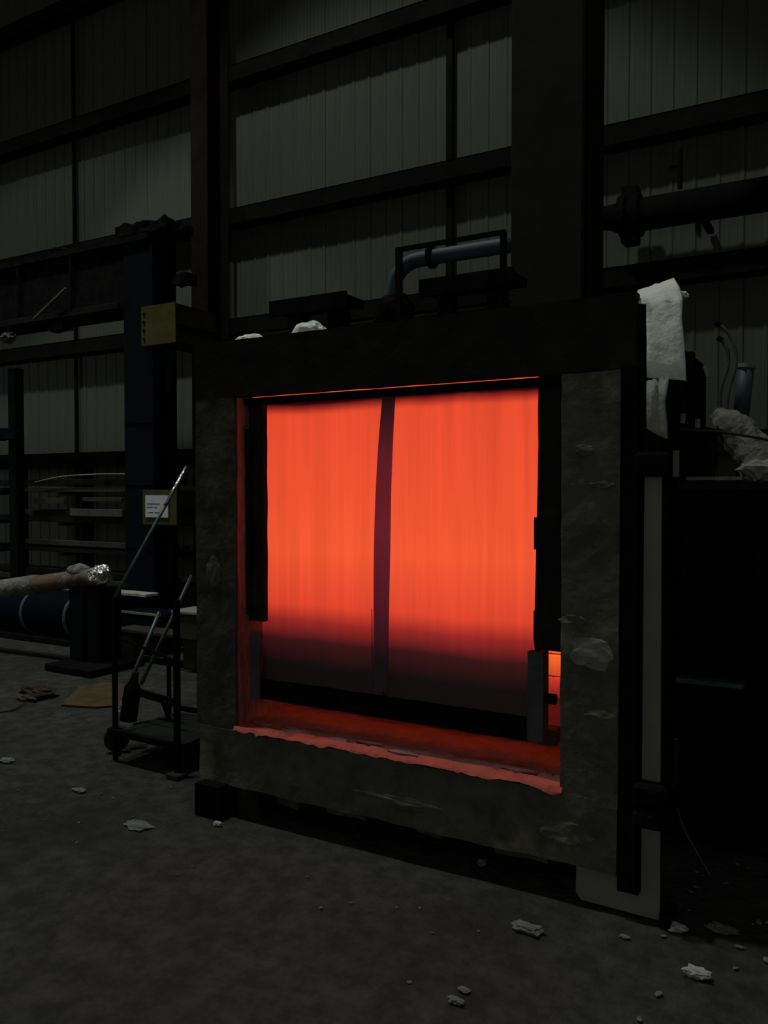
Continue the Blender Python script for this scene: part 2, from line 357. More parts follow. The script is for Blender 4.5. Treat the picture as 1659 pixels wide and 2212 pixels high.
# body shell behind the frame
bm = bmesh.new()
box(bm, -2.86, -.80, 3.38, 3.42, .16, .40); box(bm, -2.86, -2.80, 3.30, 4.98, .18, 2.30); box(bm, -.86, -.80, 3.22, 4.98, .18, 2.30)
box(bm, -2.86, -.80, 3.37, 4.98, 2.24, 2.30); box(bm, -2.86, -.80, 3.37, 4.98, .18, .24); box(bm, -2.86, -.80, 4.92, 4.98, .18, 2.30)
build('body_shell', bm, 'dark_steel', fur)
for y in (3.8, 4.4): build('body_rib', bx(-.80, -.77, y, y+.06, .18, 2.30, bev=.003), 'black', fur)
# hot lining: solid liner plus a rear wall of separate bricks
bm = bmesh.new()
box(bm, -2.80, -2.72, 3.42, 4.7, .24, 2.24); box(bm, -.94, -.86, 3.42, 4.7, .24, 2.24); box(bm, -2.80, -.86, 3.42, 4.7, 2.16, 2.24); box(bm, -2.80, -.86, 3.50, 4.7, .24, .40)
box(bm, -2.80, -.86, 4.66, 4.74, .24, 2.24)
lin = build('brick_lining', bm, 'hot_joint', fur)
bme = None; row = 0; z = .40
while z < 2.12:
    x = -2.72 - (.115 if row % 2 else 0)
    while x < -.96:
        x0 = max(x, -2.72); x1 = min(x+.224, -.95)
        if x1-x0 > .05:
            o = build('brick', bx(x0, x1, 4.60+R.uniform(0, .008), 4.66, z, z+.112, bev=.004), 'hot_brick', fur)
            o.parent = lin
        x += .23
    z += .130; row += 1
# legs under the frame
tag(build('support_leg', rough_box(-2.85, -2.70, F0-.07, F0+.12, -.004, .155, amp=.004, seed=31), 'black', fur), 'dark block leg under the left corner')
build('support_leg', rough_box(-2.66, -2.52, F0+.02, F0+.25, -.004, .155, amp=.004, seed=32), 'dark_steel', fur)
build('support_leg', rough_box(-1.40, -1.22, F0+.55, F0+.80, -.004, .165, amp=.004, seed=33), 'black', fur)
build('support_leg', rough_box(-2.60, -2.35, 4.4, 4.7, -.004, .19, amp=.004, seed=34), 'black', fur)
build('support_leg', rough_box(-1.10, -.86, 4.4, 4.7, -.004, .19, amp=.004, seed=35), 'black', fur)
# a small angle at the foot of the plate
build('foot_angle', bx(-.64, -.60, F0-.01, F0+.12, 0, .045, bev=.004), 'black', fur)
# lifting skids above the lintel
for xa, xb, legs in ((-2.79, -2.30, ((-2.69, -2.60), (-2.435, -2.34))), (-1.88, -1.40, ((-1.80, -1.73), (-1.54, -1.465)))):
    o = build('lifting_skid', bx(xa, xb, 3.56, 3.74, 2.555, 2.60, bev=.006), 'black', fur)
    bm = bmesh.new(); box(bm, xa, xb, 3.55, 3.565, 2.53, 2.612); k = build('skid_lip', bm, 'black', fur); k.parent = o
    for a, b in legs:
        k = build('skid_leg', bx(a, b, 3.58, 3.66, 2.29, 2.56, bev=.003), 'black', fur); k.parent = o
# burner blob under the elbow
bm = lump((-2.22, 3.92, 2.56), (.11, .10, .10), 3, 3, .25); tube(bm, [(-2.22, 3.92, 2.30), (-2.22, 3.92, 2.46)], .075, 14); tube(bm, [(-2.36, 3.88, 2.42), (-2.30, 3.88, 2.52)], .03, 8)
build('burner_head', bm, 'black', fur)

# the red-hot door hanging in the mouth
dr = build('door', bx(-2.69, -1.155, 3.318, 3.335, .545, 2.045), 'black', fur)
def sub(name, bm, m, lab=None, smooth=False):
    o = build(name, bm, m, fur, smooth=smooth); o.parent = dr
    if lab: o['label'] = lab
    return o
def wavy_sheet(xl, xr, z0, z1, y, seed):
    bm = bmesh.new(); nx, nz = 24, 40; A = {}
    for i in range(nx+1):
        for j in range(nz+1):
            t = j/nz; z = z0+(z1-z0)*t
            a = xl(z) if callable(xl) else xl; b = xr(z) if callable(xr) else xr
            x = a+(b-a)*i/nx
            A[i, j] = bm.verts.new((x, y+.004*noise.noise(Vector((x*3, z*.6, seed))), z))
    for i in range(nx):
        for j in range(nz): bm.faces.new((A[i, j], A[i+1, j], A[i+1, j+1], A[i, j+1]))
    r = bmesh.ops.extrude_face_region(bm, geom=bm.faces[:])
    bmesh.ops.translate(bm, verts=[v for v in r['geom'] if isinstance(v, bmesh.types.BMVert)], vec=(0, .008, 0))
    return bm
sub('door_sheet', wavy_sheet(-2.682, -1.94, .60, 2.043, 3.305, 1), 'hot_sheet', 'left glowing sheet', True)
sub('door_sheet', wavy_sheet(-1.93, lambda z: -1.185-.022*max(0, min(1, (2.0-z)/1.1)) if z > .93 else -1.20, .60, 2.043, 3.305, 2), 'hot_sheet', 'right glowing sheet', True)
cl = [(2.043, -1.940, -1.866), (2.0, -1.941, -1.870), (1.833, -1.957, -1.880), (1.62, -1.972, -1.889), (1.40, -1.981, -1.893), (1.19, -1.985, -1.898), (.95, -1.984, -1.903), (.665, -1.982, -1.907)]
bm = bmesh.new(); prev = None
pa = smooth_path([(c[1], 3.292, c[0]) for c in cl]); pb = smooth_path([(c[2], 3.292, c[0]) for c in cl])
for a, b in zip(pa, pb):
    ring = [bm.verts.new(v) for v in ((a.x, 3.300, a.z), (a.x+.006, 3.290, a.z), (b.x-.006, 3.290, b.z), (b.x, 3.300, b.z))]
    if prev:
        for i in range(4): bm.faces.new((prev[i], prev[(i+1) % 4], ring[(i+1) % 4], ring[i]))
    prev = ring
sub('cover_strap', bm, 'hot_strap', 'dull dark red bowed strap covering the joint')
sub('seam_rod', tb([(-1.983, 3.287, .675), (-1.986, 3.287, 1.05)], .0018, 6), 'channel')
sub('bottom_bar', rough_box(-2.69, -1.21, 3.285, 3.35, .545, .645, step=.05, amp=.004, seed=41), 'black')
sub('side_channel', bx(*(-2.613, -2.561), 3.165, 3.18, (-2.594, 3.17, 0.579)[2], (-2.592, 3.17, 0.906)[2], bev=.003), 'channel', 'grey-blue end channel, left side of the door')
sub('side_channel', rough_box(-1.215, -1.148, 3.262, 3.33, .555, .93, step=.04, amp=.003, seed=43), 'channel')
sub('latch_bolt', tb([(-1.15, 3.30, .735), (-1.105, 3.30, .735)], .022, 10), 'black')
sub('side_channel', bx(-2.70, -2.683, 3.30, 3.335, .93, 2.04), 'channel')
sub('side_channel', bx(-1.168, -1.158, 3.30, 3.335, .93, 2.04), 'hot_strap')

# white ceramic fibre: tufts behind the lintel, blanket at the top right corner
for i, (x, sx, sz) in enumerate(((-2.72, .11, .055), (-2.34, .10, .085))):
    tag(build('fibre_tuft', lump((x, 3.30, 2.335), (sx, .05, sz), 90+i, 3, .4), 'fibre', base=(x, 3.3, 2.30)), ('white fibre tuft on the left end of the furnace top', 'white fibre tuft under the left lifting skid')[i], 'insulation', 'white fibre tufts on the furnace')
rows = [((-0.767, 3.22, 2.359), (-0.635, 3.22, 2.389)), ((-0.755, 3.17, 2.325), (-0.607, 3.17, 2.345)), ((-0.742, 3.115, 2.287), (-0.584, 3.115, 2.286)), ((-0.711, 3.11, 2.279), (-0.583, 3.11, 2.28)), ((-0.703, 3.085, 2.219), (-0.581, 3.085, 2.214)), ((-0.698, 3.075, 2.133), (-0.572, 3.075, 2.122)), ((-0.696, 3.07, 2.066), (-0.567, 3.07, 2.053)), ((-0.696, 3.068, 2.007), (-0.561, 3.068, 1.987)), ((-0.695, 3.066, 1.995), (-0.616, 3.066, 2.007)), ((-0.696, 3.066, 1.916), (-0.631, 3.066, 1.916)), ((-0.695, 3.066, 1.824), (-0.624, 3.066, 1.821)), ((-0.659, 3.066, 1.798), (-0.622, 3.066, 1.783))]
A = []
for r_, (a, b) in enumerate(rows):
    a = Vector(a); b = Vector(b)
    A.append([(a.lerp(b, i/10)+Vector((.004*noise.noise(Vector((r_*.9, i, 7))), .010*noise.noise(Vector((i*.5, r_*.7, 2))), .004*noise.noise(Vector((i*.9, r_*.8, 5)))))) for i in range(11)])
def fold_sheet(rws):
    bm = bmesh.new(); Q = [[bm.verts.new(p) for p in r_] for r_ in rws]
    for a, b in zip(Q, Q[1:]):
        for i in range(10): bm.faces.new((a[i], a[i+1], b[i+1], b[i]))
    r_ = bmesh.ops.extrude_face_region(bm, geom=bm.faces[:]); bmesh.ops.translate(bm, verts=[v for v in r_['geom'] if isinstance(v, bmesh.types.BMVert)], vec=(0, .018, 0))
    return bm
t = thing('fibre_blanket', (-.70, 3.1, 1.84), 'white ceramic fibre blanket draped over the top right corner of the furnace', 'insulation')
build('blanket_sheet', fold_sheet(A[:8]), 'fibre', t, smooth=True)
o = build('blanket_tail', fold_sheet(A[8:]), 'fibre_grey', t, smooth=True); o['label'] = 'greyer narrow tail of the blanket'
build('torn_tuft', lump((-0.598, 3.2, 2.318), (.020, .03, .012), 5, 3, .6), 'fibre', t)

# pipes over the furnace
t = thing('blue_pipe', (-2.22, 3.9, 2.52), 'thick blue-grey pipe bending down onto the burner on top of the furnace', 'pipe')
p = smooth_path([(-2.245, 3.92, 2.56), (-2.235, 3.92, 2.66), (-2.215, 3.93, 2.74), (-2.15, 3.94, 2.81), (-2.05, 3.96, 2.835), (-1.90, 4.0, 2.84)], 8) + [Vector((-1.95+.1, 4.0+.0, 2.84)), Vector((-1.62, 4.05, 2.845)), Vector((-1.2, 4.05, 2.845))]
p = smooth_path([(-2.245, 3.92, 2.56), (-2.235, 3.92, 2.67), (-2.205, 3.92, 2.76), (-2.13, 3.92, 2.815), (-2.02, 3.92, 2.825), (-1.80, 3.92, 2.825), (-1.57, 3.92, 2.825)], 8)
build('pipe_run', tb(p, .040, 18), 'bluegrey', t, smooth=True)
for q, d in (((-2.0, 3.92, 2.825), (1, 0, 0)), ((-2.243, 3.92, 2.60), (0, 0, 1))):
    q = Vector(q); d = Vector(d)*.012; build('flange', tb([q-d, q+d], .058, 16), 'black', t)
t = thing('support_frame', (-2.15, 3.82, 2.30), 'thin dark angle frame carrying the blue pipe', 'frame')
build('upright', bx(-2.165, -2.135, 3.82, 3.85, 2.302, 2.865), 'red_steel', t)
build('top_rail', bx(-2.165, -1.55, 3.82, 3.845, 2.855, 2.875), 'black', t)
build('upright', bx(-1.575, -1.55, 3.82, 3.85, 2.302, 2.865), 'black', t)
t = thing('gas_pipe', (-4, 6.9, 3.2), 'thin dark pipe running along the wall just above the furnace top', 'pipe')
build('pipe_run', tb([(-6.1, 6.95, 3.23), (-1.9, 6.95, 3.23)], .028, 10), 'girt', t, smooth=True)
for x in (-5.5, -4.0, -2.6): build('pipe_clip', bx(x, x+.03, 6.92, 7.47, 3.19, 3.27), 'girt', t)

# thick pipe and valve on the wall right of the box column
t = thing('wall_pipe', (-1.0, 7.2, 3.93), 'thick dark pipe with a valve on the wall right of the box column', 'pipe')
build('pipe_run', tb([(-1.86, 7.2, 3.93), (2.5, 7.2, 3.93)], .135, 18), 'black', t, smooth=True)
build('reducer', tb([(-2.2, 7.2, 3.95), (-1.98, 7.2, 3.95), (-1.86, 7.2, 3.93)], [.10, .10, .13], 16), 'black', t)
bm = bmesh.new(); tube(bm, [(-1.86, 7.2, 3.93), (-1.80, 7.2, 3.93)], .18, 16); tube(bm, [(-1.74, 7.2, 3.93), (-1.69, 7.2, 3.93)], .18, 16); box(bm, -1.84, -1.71, 7.12, 7.28, 3.69, 4.17, bev=.01)
build('valve', bm, 'black', t)
for x in (-1.2, .4): build('pipe_clip', bx(x, x+.05, 7.16, 7.47, 3.76, 3.80), 'girt', t)
t = thing('drop_rod', (-1.35, 7.3, 4.2), 'short dark hanging rod above the thick wall pipe', 'rod')
bm = bmesh.new(); tube(bm, [(-1.40, 7.32, 4.13), (-1.40, 7.32, 4.46)], .02, 8); tube(bm, [(-1.48, 7.32, 4.33), (-1.40, 7.32, 4.33)], .014, 6); build('rod', bm, 'girt', t)

# ------------------------------------------------------------------ gantry on the left
GY = 6.2
t = thing('gantry', (-6.6, GY, 0), 'dark blue steel gantry post carrying a long black beam, left of the furnace', 'gantry')
bm = bmesh.new(); beam_i(bm, 'z', .0, 4.25, -6.59, GY, .42, .34, tf=.03, tw=.03); build('post', bm, 'blue', t)
for z in (2.30, 1.655, 1.0): build('stiffener', bx(-6.79, -6.39, GY-.012, GY+.01, z, z+.018), 'blue', t)
bm = bmesh.new(); box(bm, -13.5, -6.82, GY+.02, GY+.06, 3.50, 4.24); box(bm, -13.5, -6.40, GY-.05, GY+.30, 4.18, 4.24); box(bm, -13.5, -6.82, GY-.05, GY+.30, 3.48, 3.53)
for x in (-7.6, -8.5, -9.4, -10.3): box(bm, x, x+.02, GY-.04, GY+.06, 3.53, 4.18)
build('beam', bm, 'black', t)
build('lower_rail', bx(-13.5, -6.81, GY-.08, GY-.01, 3.50, 3.57, bev=.004), 'wood_dark', t)
build('cap_block', rough_box(-6.86, -6.14, GY-.05, GY+.34, 4.25, 4.36, step=.05, amp=.035, seed=51), 'black', t)
build('side_bracket', rough_box(-6.16, -5.95, GY+.05, GY+.2, 3.70, 3.80, step=.04, amp=.02, seed=52), 'black', t)
build('loose_lump', lump((-7.9, GY+.1, 4.27), (.14, .1, .05), 8, 3, .6), 'black', t)
build('diagonal_brace', br((-8.064, 6.05, 3.505), (-7.52, 6.05, 3.787), .022, .02), 'dusty', t)
build('corbel', rough_box(-7.95, -7.70, GY-.05, GY+.1, 3.38, 3.50, step=.05, amp=.015, seed=53), 'black', t)
# yellow cantilever arms on the post
for i, (z0, z1, lab) in enumerate(((3.07, 3.47, 'upper yellow arm'), (1.25, 1.605, 'lower yellow arm'))):
    bm = bmesh.new(); X0, X1, Y0 = -6.44, -5.965, 6.10
    box(bm, X0, X1, Y0, Y0+.015, z0, z1, bev=.003)
    o = build('arm_plate', bm, 'yellow', t); o['label'] = lab + ' end plate, bright yellow'
    bm = bmesh.new(); box(bm, X1-.35, X1-.015, Y0+.015, 6.70, z1-.03, z1-.005); box(bm, X1-.35, X1-.015, Y0+.015, 6.70, z0+.005, z0+.03); box(bm, X1-.03, X1-.012, Y0+.015, 6.70, z0+.02, z1-.02); box(bm, X1-.012, X1-.002, Y0+.015, 6.70, (z0+z1)/2-.012, (z0+z1)/2+.012)
    k = build('arm_side', bm, 'yellow_dark', t); k.parent = o
    for q in range(4):
        if i == 0:
            k = build('bolt', tb([(X0+.045, Y0-.012, z0+.07+q*.085), (X0+.045, Y0, z0+.07+q*.085)], .014, 8), 'black', t); k.parent = o
t = thing('paper_label', (-6.2, 6.09, 1.33), 'square white paper notice on the lower yellow arm', 'label')
build('sheet', bx(-6.385, -6.07, 6.086, 6.095, 1.325, 1.55), 'paper', t)
bm = bmesh.new()
for z, a, b in ((1.425, -6.36, -6.28), (1.425, -6.26, -6.22), (1.372, -6.34, -6.27), (1.372, -6.25, -6.14), (1.46, -6.36, -6.18)): box(bm, a, b, 6.0835, 6.087, z, z+.007)
build('print', bm, 'ink', t)

# left edge post
t = thing('rack_post', (-8.9, 6.35, 0), 'dark slim post at the left edge of the picture before the wall', 'post')
build('upright', bx(*(-8.883, -8.745), 6.3, 6.42, 0, 3.05, bev=.004), 'navy', t)
build('bracket', rough_box((-8.886, 6.2, 2.636)[0]-.25, (-8.612, 6.2, 2.621)[0], 6.18, 6.3, 2.20, 2.33, step=.05, amp=.015, seed=61), 'navy', t)
t = thing('pulley_block', (-9.2, 6.2, 3.3), 'small crumpled metal fitting at the far left under the black beam', 'fitting')
build('body', lump((-8.576, 6.1, 3.354), (.10, .06, .06), 12, 3, .7), 'dusty', t)
build('hanger', tb([(-8.573, 6.1, 3.513), (-8.576, 6.1, 3.381)], .012, 6), 'girt', t)

# stock rack with bars and boards
t = thing('stock_rack', (-8.2, 6.7, 0), 'dark cantilever rack of stacked stock behind the gantry post', 'rack')
for x in (-9.6, -8.35, -7.25, -6.05):
    build('upright', bx(x, x+.09, 6.93, 7.03, 0, 2.0), 'wood_dark', t)
    for z in (.50, .86, 1.22, 1.58): build('arm', bx(x, x+.07, 6.58, 6.93, z-.04, z), 'black', t)
build('top_rail', bx(-10.5, -5.2, 6.84, 6.90, 1.88, 1.99), 'black', t)
pal = ['wood_dark', 'black', 'wood_dark', 'wood', 'wood_dark', 'dusty']
cname = {'wood_dark': 'dark', 'black': 'black', 'wood': 'brown', 'dusty': 'pale grey'}
n = 0
for tier, z in zip(('lowest', 'second lowest', 'second highest', 'top'), (.50, .86, 1.22, 1.58)):
    for lay in range(2):
        for row_, yy in (('front', 6.60), ('middle', 6.71), ('rear', 6.82)):
            x0 = R.uniform(-10.2, -9.2) if lay == 0 else R.uniform(-9.8, -8.6); x1 = R.uniform(-6.3, -5.6) if lay == 0 else R.uniform(-7.6, -6.2)
            h_ = R.uniform(.035, .075); wd = R.uniform(.07, .10)
            m = pal[n % 6] if yy > 6.62 else ('wood' if (n % 9 == 0) else 'wood_dark')
            zz = z+lay*.08
            bm = bmesh.new(); box(bm, x0, x1, yy, yy+wd, zz, zz+h_, bev=.004)
            tag(build('stock_bar', bm, m, base=((x0+x1)/2, yy, zz)), '%s stock bar, %s row, %s layer on the %s arms of the rack' % (cname[m], row_, ('under', 'upper')[lay], tier), 'bar', 'stock bars on the cantilever rack')
            n += 1
for i, (xa, xb, z, Y_, h_, m, lab) in enumerate(((*(-8.115, -7.248), 1.30, 6.55, .085, 'dusty', 'pale board lying at mid height at the front of the stock rack'), (*(-7.891, -7.248), 1.47, 6.55, .05, 'wood', 'short brown board above the pale board on the stock rack'), (*(-8.769, -8.213), 1.44, 6.55, .07, 'wood', 'short block at the left end of the stock rack'))):
    tag(build('board', bx(xa, xb, Y_, Y_+.04, z, z+h_, bev=.004), m, base=(xa, Y_, z)), lab, 'board')
t = thing('curved_rod', (-8, 6.4, 1.7), 'thin pale rod sagging along the top of the stock rack', 'rod')
build('rod', tb(smooth_path([(-8.738, 6.55, 1.696), (-8.273, 6.55, 1.76), (-7.713, 6.55, 1.782), (-7.221, 6.55, 1.782), (-6.377, 6.55, 1.749)]), .008, 6), 'plate', t)

# rusty pipe on its stand
t = thing('rusty_pipe', (-6.328, 5.1, 0.788), 'rusty brown pipe lying across a black stand, foil crumpled at its end', 'pipe')
a = Vector((-8.023, 5.1, 0.531)); b = Vector((-5.885, 5.1, 0.841))
build('pipe_body', tb([a, a.lerp(b, .5), b], .082, 20), 'copper', t, smooth=True)
bm = bmesh.new(); tube(bm, [a.lerp(b, .04), a.lerp(b, .58)], .092, 16); build('wrap_sleeve', bm, 'wrap', t, smooth=True)
bm = lump(b+Vector((-.03, 0, 0)), (.11, .10, .092), 17, 4, .28); build('foil_end', bm, 'foil', t)
bm = lump(b+Vector((-.30, 0, .02)), (.14, .07, .075), 19, 3, .2); build('foil_patch', bm, 'wrap', t)
t = thing('pipe_stand', (-6.05, 5.05, 0), 'black square stand on a thick base plate under the rusty pipe', 'stand')
xa, xb = (-6.278, -5.868)
build('pedestal', bx(xa, xb, 5.05, 5.30, .06, .725, bev=.006), 'navy', t)
build('web_rib', bx((xa+xb)/2-.02, (xa+xb)/2, 5.03, 5.05, .06, .70), 'black', t)
build('base_plate', bx(-6.30, -5.70, 4.80, 5.42, 0, .06, bev=.006), 'black', t)
t = thing('large_pipe', (-8.2, 6.0, 0), 'large dark blue pipe with ring bands lying on the floor behind the stand', 'pipe')
build('pipe_body', tb([(-11, 5.95, .27), (-6.70, 5.95, .27)], .235, 28), 'blue', t, smooth=True)
for x in (-9.2, -8.55, -7.9, -7.2): build('band', tb([(x, 5.95, .27), (x+.04, 5.95, .27)], .245, 28), 'channel', t)
build('skid', bx(-10.5, -6.6, 5.66, 5.72, 0, .05), 'black', t)
t = thing('pale_plank', (-7, 6.1, .5), 'pale plank resting along the top of the large blue pipe', 'plank')
build('plank', bx(-7.9, -6.30, 6.0, 6.18, .515, .545, bev=.004), 'fibre_grey', t)
# blue bin and pallet near the gantry foot
t = thing('steel_bin', (-6.2, 5.6, 0), 'blue open steel bin at the foot of the gantry post', 'bin')
xa, xb = (-6.442, -5.852)
build('shell', bx(xa, xb, 5.75, 6.12, .05, .40, bev=.006), 'blue', t)
build('rim', bx(xa-.01, xb+.01, 5.74, 5.76, .39, .41), 'plate', t)
for x in (xa+.03, xb-.06): build('foot', bx(x, x+.04, 5.78, 5.85, 0, .05), 'black', t)
t = thing('yellow_trestle', (-5.6, 5.2, 0), 'worn yellow box trestle with a pale top behind the ladder cart', 'trestle')
xa, xb = (-6.106, -5.896)
build('leg', bx(xa, xb, 5.46, 5.58, 0, .27, bev=.004), 'yellow_dark', t)
build('leg', bx((-5.313, 5.5, 0.053)[0], (-5.064, 5.5, 0.08)[0], 5.5, 5.62, 0, .27, bev=.004), 'yellow', t)
build('top_board', bx(xa-.02, (-5.017, 5.45, 0.216)[0], 5.45, 5.68, .27, .30, bev=.004), 'wood', t)
t = thing('stacked_crate', (-5.0, 5.6, .3), 'small pale crate seen between the ladder cart and the furnace', 'crate')
xa, xb = (-5.27, -4.97)
build('crate_body', bx(xa, xb, 5.35, 5.6, .30, .52, bev=.006), 'wood', t)
build('crate_lid', bx(xa-.02, xb+.02, 5.33, 5.62, .52, .545, bev=.004), 'plate', t)

# rolling ladder cart
t = thing('ladder_cart', (-3.6, 3.7, 0), 'dark rolling step cart with slanting rails left of the furnace', 'cart')
FX0, FX1 = -3.84, -3.315
build('post', bx(FX0-.012, FX0+.012, 3.40, 3.424, 0, .97), 'navy', t)
build('post', bx(FX1-.014, FX1+.014, 3.37, 3.398, 0, .99), 'navy', t)
build('post', bx(FX0-.10, FX0-.08, 3.93, 3.95, 0.05, .46), 'navy', t)
build('post', bx(FX1-.012, FX1+.012, 3.93, 3.954, 0, .60), 'black', t)
build('shelf', bx(FX0, FX1, 3.41, 3.93, .158, .168), 'box_steel', t)
build('shelf_edge', br((FX0-.04, 3.40, .17), (FX1+.02, 3.385, .168), .03, .035), 'black', t)
build('shelf_edge', br((FX0, 3.94, .19), (FX1, 3.94, .19), .02, .03), 'blue', t)
p0 = Vector((FX0, 3.412, .96)); p1 = Vector((-3.773, 3.95, 1.752))
build('handrail', tb([p0, p0.lerp(p1, .5), p1], .011, 8), 'green_rail', t, smooth=True)
build('rail_glint', tb([p0.lerp(p1, .68), p0.lerp(p1, .985)], .0125, 8), 'foil', t, smooth=True)  # bright foil sleeve stands in for glints on the upper rail
for pts in ([(-4.114, 3.72, 0.254), (-4.034, 3.8, 0.532), (-4.023, 3.95, 0.799)], [(-3.951, 3.72, 0.375), (-3.807, 3.8, 0.722), (-3.735, 3.95, 1.055)]):
    build('stringer', tb(pts, .012, 8), 'green_rail', t, smooth=True)
build('cross_bar', br((-4.033, 3.72, 0.336), (-3.63, 3.72, 0.302), .022, .024), 'navy', t)
build('cross_bar', br((-3.993, 3.74, 0.301), (-3.65, 3.74, 0.266), .02, .016), 'yellow_dark', t)
build('cross_bar', br((-4.059, 3.6, 0.687), (-3.511, 3.6, 0.584), .012, .014), 'black', t)
build('strut', tb(smooth_path([(-3.85, 3.74, 0.313), (-3.791, 3.74, 0.283), (-3.744, 3.74, 0.202), (-3.721, 3.74, 0.162)]), .013, 8), 'navy', t)
build('strut', br((-4.209, 3.9, 0.038), (-3.823, 3.9, 0.144), .018, .018), 'blue', t)
bm = bmesh.new(); tube(bm, [(-3.97, 3.54, .085), (-3.93, 3.50, .085)], .075, 20); build('wheel', bm, 'rubber', t)
bm = bmesh.new(); tube(bm, [(-3.99, 3.56, .085), (-3.90, 3.47, .085)], .018, 8); build('axle', bm, 'black', t)
build('foot_pad', bx(FX1-.04, FX1+.05, 3.33, 3.42, -.002, .025, bev=.005), 'rubber', t)
t = thing('gas_bottle', (-3.78, 3.62, .17), 'small dark cylinder standing on the cart shelf', 'bottle')
c0 = Vector((-3.96, 3.62, 0.122)); c0.z = .168
build('bottle_body', tb([c0, c0+Vector((.02, .02, .20)), c0+Vector((.025, .025, .24)), c0+Vector((.03, .03, .27))], [.052, .052, .030, .02], 16), 'navy', t, smooth=True)
build('valve_cap', tb([c0+Vector((.03, .03, .27)), c0+Vector((.034, .032, .30))], .022, 10), 'yellow_dark', t)
t = thing('rag_ball', (-3.85, 3.8, .17), 'small pale crumpled rag beside the cylinder on the cart', 'rag')
build('cloth', lump((-3.996, 3.62, 0.233), (.035, .03, .05), 33, 3, .5), 'fibre_grey', t)

# ------------------------------------------------------------------ right-hand clutter
t = thing('steel_cabinet', (-.55, 3.9, 0), 'black steel bench cabinet right of the furnace', 'cabinet')
build('carcass', bx(-.735, -.30, 3.90, 4.55, .02, 1.60, bev=.006), 'black', t)
build('worktop', bx(-.745, -.28, 3.88, 4.56, 1.60, 1.64, bev=.004), 'dark_steel', t)
build('door_panel', bx(-.725, -.46, 3.885, 3.90, .06, .72, bev=.004), 'black', t)
build('door_panel', bx(-.725, -.46, 3.885, 3.90, .80, 1.55, bev=.004), 'black', t)
build('ledge', bx(-.73, -.455, 3.83, 3.90, .745, .765), 'channel', t)
build('edge_strip', bx(-.742, -.728, 3.87, 3.88, .30, .48), 'plate', t)
build('top_strip', bx(-.70, -.47, 3.862, 3.882, 1.645, 1.66), 'plate', t)
for x in (-.71, -.36): build('foot', bx(x, x+.04, 3.94, 4.5, 0, .02), 'black', t)
t = thing('wrapped_duct', (-.5, 4.0, 1.64), 'thick grey fabric-wrapped duct slumping over the black cabinet', 'duct')
pp = smooth_path([(-0.618, 4.1, 1.956), (-0.544, 4.08, 1.884), (-0.458, 4.05, 1.785), (-0.395, 4, 1.7), (-0.325, 4, 1.639)], 8)
bm = bmesh.new(); tube(bm, pp, [.035+.05*min(1, i/8) for i in range(len(pp))], 18)
for v in bm.verts: v.co += noise.noise_vector(v.co*22)*.015
build('wrap', bm, 'wrap', t)
build('fold', lump((-0.412, 3.95, 1.689), (.09, .07, .05), 9, 3, .5), 'fibre_grey', t)
t = thing('blue_cylinder', (-0.533, 4.3, 1.975), 'faded blue tilted cylinder behind the grey wrapped duct', 'cylinder')
q0 = Vector((-0.533, 4.3, 1.942)); q1 = Vector((-0.511, 4.3, 2.183))
build('body', tb([q0, q1], .036, 18), 'bluegrey', t, smooth=True); build('cap', tb([q1, q1+(q1-q0).normalized()*.02], .041, 18), 'plate', t)
build('stem', tb([q0-Vector((0, 0, .38)), q0], .02, 8), 'black', t)
for i, (pts, lab) in enumerate((([(-0.607, 4.15, 2.371), (-0.568, 4.15, 2.325), (-0.541, 4.15, 2.252), (-0.537, 4.15, 2.177), (-0.556, 4.15, 2.103), (-0.571, 4.15, 2.029), (-0.578, 4.15, 1.933)], 'outer thin hose arching above the wrapped duct'), ([(-0.598, 4.15, 2.3), (-0.573, 4.15, 2.244), (-0.571, 4.15, 2.179), (-0.586, 4.15, 2.127), (-0.604, 4.15, 2.053), (-0.603, 4.15, 1.934)], 'inner thin hose arching above the wrapped duct'))):
    t = thing('hose', pts[-1], lab, 'hose', 'hoses above the cabinet')
    build('hose_run', tb(smooth_path(pts), .008, 8), 'hose', t, smooth=True)
    build('end_fitting', tb([pts[0], Vector(pts[0])+Vector((-.02, 0, .012))], .012, 8), 'black', t)
t = thing('black_cable', (-0.666, 3.85, 1.874), 'black cable strung from the furnace side across the grey duct', 'cable')
build('cable', tb(smooth_path([(-0.705, 3.6, 1.859), (-0.648, 3.75, 1.856), (-0.579, 3.85, 1.856), (-0.476, 3.85, 1.837), (-0.359, 3.85, 1.809), (-0.262, 3.85, 1.762)]), .006, 8), 'rubber', t)
t = thing('burner_fitting', (-.72, 3.8, 1.7), 'small dark burner fitting with pale nozzles on the cabinet top', 'fitting')
build('manifold', rough_box(-.76, -.60, 3.95, 4.08, 1.64, 1.88, step=.04, amp=.015, seed=81), 'black', t)
build('nozzle', tb([(-0.722, 3.9, 1.945), (-0.726, 3.9, 1.9)], .012, 8), 'wrap', t)
build('nozzle', tb([(-0.661, 3.9, 1.918), (-0.662, 3.9, 1.877)], .012, 8), 'plate', t)
build('nozzle', tb([(-0.683, 4.2, 2.194), (-0.665, 4.2, 2.138)], .010, 8), 'plate', t)
build('tag_plate', bx(*(-0.763, -0.737), 3.89, 3.90, 1.66, 1.78), 'plate', t)
t = thing('green_cord', (-0.663, 3.6, 0.239), 'thin green cord slanting down between cabinet and floor', 'cord')
build('cord', tb(smooth_path([(-0.678, 3.6, 0.266), (-0.635, 3.55, 0.194), (-0.575, 3.5, 0.13), (-0.519, 3.45, 0.073)]), .0035, 6), 'green_rail', t)
t = thing('pale_rod', (-0.684, 3.6, 0.549), 'short pale upright rod against the lower cabinet', 'rod')
